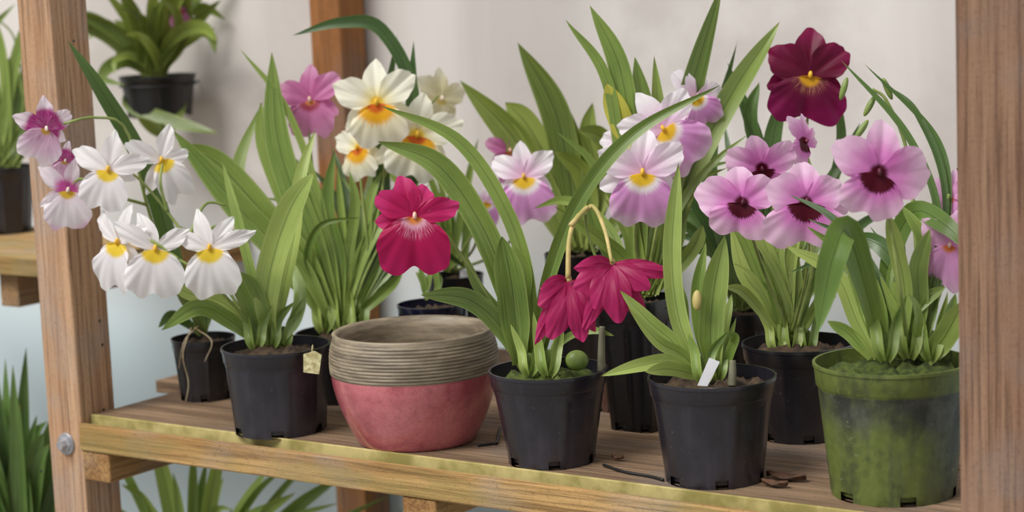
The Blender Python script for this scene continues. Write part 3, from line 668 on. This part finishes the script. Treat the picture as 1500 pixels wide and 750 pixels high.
spikes(D_, dD, [[(800, 535), (828, 470, -.01), (880, 420, 0), (860, 340, 0), (858, 310, -.02)], [(772, 538), (730, 460, .0), (680, 380, 0), (640, 330, -.02), (608, 322, -.03)]])
spikes(D_, dD, [[(832, 408, -.075), (834, 350, -.07), (845, 318, -.05), (866, 303, -.04)], [(836, 330, -.065), (866, 302, -.04), (885, 335, -.06), (896, 384, -.085)]], M_STEMY, .0024, 'flower_stalk')
spikes(D_, dD, [[(881, 545, -.02), (881, 510, -.02), (882, 478, -.02)]], M_GREYST, .0038, 'stake')
flower(D_, dD, 607, 318, -.05, 65, 'red', 'pansy', rot=0, sep=[(-22, 1.0, .66), (-100, .88, .6), (112, .5, .4)], pet=[(-58, 1.0, .66), (22, .78, .66), (72, 1.05, .6)], lip=(182, 1.42, 1.65))
flower(D_, dD, 833, 412, -.06, 70, 'hang', 'pansy', sep=[(214, 1.5, .44), (156, 1.2, .42), (262, .66, .4)], pet=[(236, .85, .56), (132, .66, .5), (194, 1.3, .6), (168, 1.3, .54)], hang=True, label='drooping magenta flower seen from behind')
flower(D_, dD, 897, 388, -.075, 74, 'hang', 'pansy', sep=[(204, 1.45, .42), (150, 1.5, .42), (268, .78, .46)], pet=[(95, 1.18, .38), (236, .92, .54), (120, .85, .5), (208, .95, .54), (176, 1.15, .66)], hang=True, label='drooping magenta flower seen from behind')

# E : pot with strap leaves only
E_, dE = orchid(1047, 700, 547, 188, 144, M_PL2, 'orchid with strap leaves and white label in black plastic pot')
foliage(E_, dE, [
 (50, -.02, [(1045, 550), (1040, 490), (1046, 420), (1062, 344)]), (34, .0, [(1030, 550), (995, 470), (984, 370), (994, 238)]),
 (28, .0, [(1025, 550), (985, 500), (950, 470), (908, 425)]), (27, -.04, [(1030, 555), (985, 530), (940, 535), (880, 551)]),
 (24, -.03, [(1030, 552), (1000, 520), (965, 500), (920, 450)]), (18, -.02, [(1060, 550), (1068, 520), (1076, 495), (1064, 488)]),
 (26, .0, [(1040, 550), (1025, 480), (1022, 420), (1034, 355)]), (18, .02, [(1025, 550), (1005, 490), (1000, 440), (985, 400)]),
 (26, -.05, [(1035, 556), (1005, 545), (975, 540), (945, 545)]), (16, .02, [(1050, 550), (1062, 480), (1072, 430)])], L_BRI, tw=.35)
bulbs(E_, dE, [(1030, 540, 24, 38, -.01), (1050, 538, 22, 36, 0)])
A = Acc(); s = dE/F_PX; ellipsoid(A, at(1021, 440, dE-.02), (RC*s*7, FWD*s*6, UC*s*15), 16, 12); mesh('seed_pod', A.V, A.F, M_STEMY, E_)
lab(at(1040, 532, dE-.04), dE/F_PX, [(-18, -32), (-4, -33), (14, 2), (-1, 8)], E_)
spikes(E_, dE, [[(1072, 565, -.03), (1073, 545, -.03), (1073, 528, -.03)]], M_GREYST, .004, 'stake')

# F : mossy pot
F_, dF = orchid(1309, 720, 524, 228, 180, M_MOSSY, 'pink orchid with maroon centre in large algae covered plastic pot', moss=True, potlabel='dark plastic pot patchily stained with moss green algae')
foliage(F_, dF, [
 (30, .0, [(1285, 525), (1255, 470), (1222, 400), (1150, 360)]), (26, .0, [(1290, 525), (1270, 460), (1250, 400), (1225, 340)]),
 (30, -.03, [(1320, 525), (1325, 430), (1312, 360), (1300, 310)]), (36, .0, [(1335, 525), (1345, 450), (1345, 390), (1362, 335)]),
 (46, -.03, [(1355, 530), (1385, 490), (1412, 440)]), (38, -.03, [(1290, 520), (1280, 460), (1276, 408)]),
 (24, .0, [(1320, 525), (1330, 470), (1355, 440), (1385, 420)]), (20, .0, [(1300, 525), (1290, 450), (1262, 390), (1180, 330)]),
 (24, .0, [(1360, 525), (1385, 470), (1400, 430)]), (20, 0, [(1310, 525), (1318, 460), (1308, 410)]), (24, .02, [(1345, 525), (1365, 440), (1350, 350), (1320, 300)]),
 (24, .0, [(1275, 525), (1245, 490), (1212, 470)])]+fill((1325, 520), 10, -38, 26, 80, 190, 12, 19), L_BRI)
foliage(F_, dF, [(54, -.1, [(1292, 525, 0), (1268, 420, -.04), (1240, 338, -.08), (1221, 372, -.1), (1208, 430, -.1), (1198, 488, -.1)]),
 (38, .0, [(1310, 525, 0), (1300, 400, .03), (1335, 312, .03), (1385, 330, -.01), (1420, 370, -.03)])], leafmat('leaf_front_green', (84, 116, 42), (106, 136, 58), (128, 154, 78)), tw=.1)
foliage(F_, dF, [
 (13, .04, [(1350, 525), (1385, 350), (1375, 210), (1265, 92)]), (15, .04, [(1345, 525), (1375, 330), (1330, 200), (1232, 88)]),
 (13, .05, [(1350, 525), (1385, 300), (1345, 170), (1290, 120)]), (32, .05, [(1330, 525), (1335, 430), (1290, 360), (1240, 345)])]+fill((1325, 520), 10, -46, 20, 160, 320, 11, 17, d0=.04, d1=.1), L_DRK)
bulbs(F_, dF, [(1330, 498, 30, 48, 0), (1296, 505, 28, 42, -.02), (1362, 503, 28, 42, 0)])
spikes(F_, dF, [[(1330, 510), (1318, 420, -.04), (1302, 320, -.05), (1288, 258, -.04)], [(1340, 510), (1370, 400, .03), (1382, 330, .03), (1390, 285, .01)], [(1350, 510), (1380, 420, .02), (1394, 370, .0)], [(1345, 400, .03), (1330, 230, .04), (1300, 150, .04), (1278, 130, .04)]])
for (x, y, a) in ((1274, 155, .5), (1236, 130, .3), (1300, 130, -.4), (1262, 190, .6)):
    BA = Acc(); s = dF/F_PX; u = (UC*math.cos(a)+RC*math.sin(a)); ellipsoid(BA, at(x, y, dF+.04), (u.cross(FWD)*s*5, FWD*s*5, u*s*18)); mesh('flower_bud', BA.V, BA.F, M_BULB, F_)
flower(F_, dF, 1394, 290, .02, 42, 'lilac', 'blush', rot=0, yaw=-35)
flower(F_, dF, 1392, 360, .0, 54, 'lilac', 'blush', rot=10, yaw=-20)
flower(F_, dF, 1286, 254, -.07, 75, 'pink', 'mask', rot=0, sep=[(14, 1.04, .76)], pet=[(-56, 1.06, .82), (86, 1.1, 1.1)], lip=(196, .98, 1.25))

# side plants
kc = on_y(234, 170, .545); K_, dK = orchid(234, 172, 112, 112, 92, M_PLD, 'leafy orchid in black pot held by a wall ring', z=kc)
foliage(K_, dK, fill((225, 108), 36, -80, 80, 80, 200, 14, 28, droop=1.0, d0=-.12, d1=.0)+[(28, -.05, [(215, 108), (190, 90), (160, 100), (140, 130)]), (28, -.1, [(240, 112), (262, 150), (240, 190), (200, 172)]), (28, -.1, [(215, 110), (190, 150), (240, 175), (322, 196)])], L_OLI)
Bx = Acc(); s = dK/F_PX; top = kc+Vector((0, 0, 46*s)); rr_ = 55*s
tube(Bx, [top+Vector((rr_*math.cos(w), rr_*math.sin(w), 0)) for w in [2*math.pi*i/16 for i in range(17)]], .0015, n=6, k=48)
for dx in (-.012, .012):
    tube(Bx, [top+Vector((dx, rr_*.95, 0)), Vector((top.x+dx, (top.y+rr_+.62)/2, top.z)), Vector((top.x+dx, .619, top.z))], .0015, n=6, k=6)
mesh('wall_hanger', Bx.V, Bx.F, M_WIRE, K_, label='black wire ring fixed to the wall')
flower(K_, dK, 262, 14, -.05, 22, 'rose', 'blush', yaw=30)
lc = on_z(8, 340, tz.z); L_, dL = orchid(8, 340, 243, 96, 74, M_PL2, 'leafy orchid in purplish black pot on side shelf', z=lc)
foliage(L_, dL, fill((10, 240), 30, -60, 60, 90, 300, 16, 28)+[(28, 0, [(5, 240), (30, 190), (15, 110), (40, 60)]), (26, 0, [(0, 240), (25, 200), (45, 190)])], L_MID)
spikes(L_, dL, [[(10, 240), (35, 150, 0), (22, 60, 0), (0, 30, 0)]])
def lowplant(px, py, dep, label, n, a0, a1, l0, l1, w0, w1, mat):
    c0 = at(px, py, dep); c = Vector((c0.x, min(c0.y, .45), LZ)); e = empty('potted_plant', c, label, 'plant', 'potted orchids')
    plastic_pot(e, c, .06, .045, .1, M_PLD); soil(e, c, .055, .088, M_SOIL)
    A = Acc()
    for i in range(n):
        a = math.radians(a0+(a1-a0)*(i+random.random())/n); L = random.uniform(l0, l1); yy = random.uniform(-.5, .2); dr = random.uniform(.05, .4)
        P = [c+Vector((random.uniform(-.03, .03), 0, .09))]
        for kk in range(1, 6):
            t = kk/5; P.append(c+Vector((0, 0, .09))+(R0*math.sin(a)*(.3+.7*t)+Vector((0, 1, 0))*yy*.25*t)*L*t+Vector((0, 0, math.cos(a)*L*(t-dr*t*t*t))))
        leaf(A, P, random.uniform(w0, w1), random.uniform(-.8, .8), .35)
    mesh('foliage', A.V, A.F, mat, e, uv=A.U); return e
lowplant(30, 900, 2.7, 'dense leafy orchid with strap leaves in black pot on low shelf', 70, -24, 12, .38, .62, .018, .032, leafmat('leaf_low_green', (64, 96, 42), (104, 136, 68), (130, 156, 90)))  # slightly darker leaf green for the low plant
e = lowplant(278, 900, 2.75, 'arching narrow leaved orchid in black pot with pink stake', 56, -30, 44, .28, .46, .011, .024, L_MID)
A = Acc(); tube(A, [ORG[e]+Vector((.01, -.02, .07)), (ORG[e]+at(255, 740, depth(ORG[e])))/2, at(236, 670, depth(ORG[e]))], .003); mesh('stake', A.V, A.F, M_PINKST, e, label='thin pink stake')
lowplant(480, 930, 2.7, 'narrow leaved plant in black pot on low shelf', 12, -40, 30, .20, .32, .006, .011, L_DRK)

# small things lying on the shelf
def wire(pts, label):
    A = Acc(); tube(A, [on_z(x, y)+Vector((0, 0, .002)) for x, y in pts], .0015, k=30)
    w = mesh('wire', A.V, A.F, M_WIRE, origin=on_z(*pts[0])); w['label'] = label; w['category'] = 'wire'; w['group'] = 'loose wires'
wire([(733, 628), (728, 650), (722, 652), (700, 655)], 'short black wire lying on the wooden planks')
wire([(884, 684), (915, 694), (950, 700), (972, 706)], 'thin black wire lying across the wooden planks')
def scrap(px, py, sz, label):
    c = on_z(px, py); V = []; Fc = []; n = 9
    for i in range(n):
        for j in range(n):
            x = (i/(n-1)-.5)*2; y = (j/(n-1)-.5)*2
            V.append(c+Vector((x*sz, y*sz*.45*(1-x*x*.8), .0035+.003*noise.noise(Vector((x*2+px, y*2, 1)))+.004*y*y*abs(x))))
    for i in range(n-1):
        for j in range(n-1): Fc.append((i*n+j, i*n+j+1, (i+1)*n+j+1, (i+1)*n+j))
    o = mesh('dry_leaf', V, Fc, M_DRY, origin=c); o['label'] = label; o['category'] = 'dry leaf'; o['group'] = 'dry leaves'
    o.modifiers.new('thick', 'SOLIDIFY').thickness = .0008
scrap(1152, 704, .021, 'curled brown dry leaf lying on the planks'); scrap(1135, 714, .014, 'curled brown dry leaf lying on the planks'); scrap(905, 676, .007, 'small brown dry leaf scrap on the planks')

# ================= light =================
w = bpy.data.worlds.new('world'); sc.world = w; w.use_nodes = True
bg = w.node_tree.nodes['Background']; bg.inputs[0].default_value = (.96, .975, 1.0, 1); bg.inputs[1].default_value = .5
sd = bpy.data.lights.new('sun', 'SUN'); sd.energy = 3.3; sd.angle = math.radians(30); sd.color = (1, .97, .93)
so = bpy.data.objects.new('sun', sd); COL.objects.link(so)
so.rotation_euler = Vector((-.35, -1.0, 1.3)).to_track_quat('Z', 'Y').to_euler(); so.location = (-1, -2, 4)
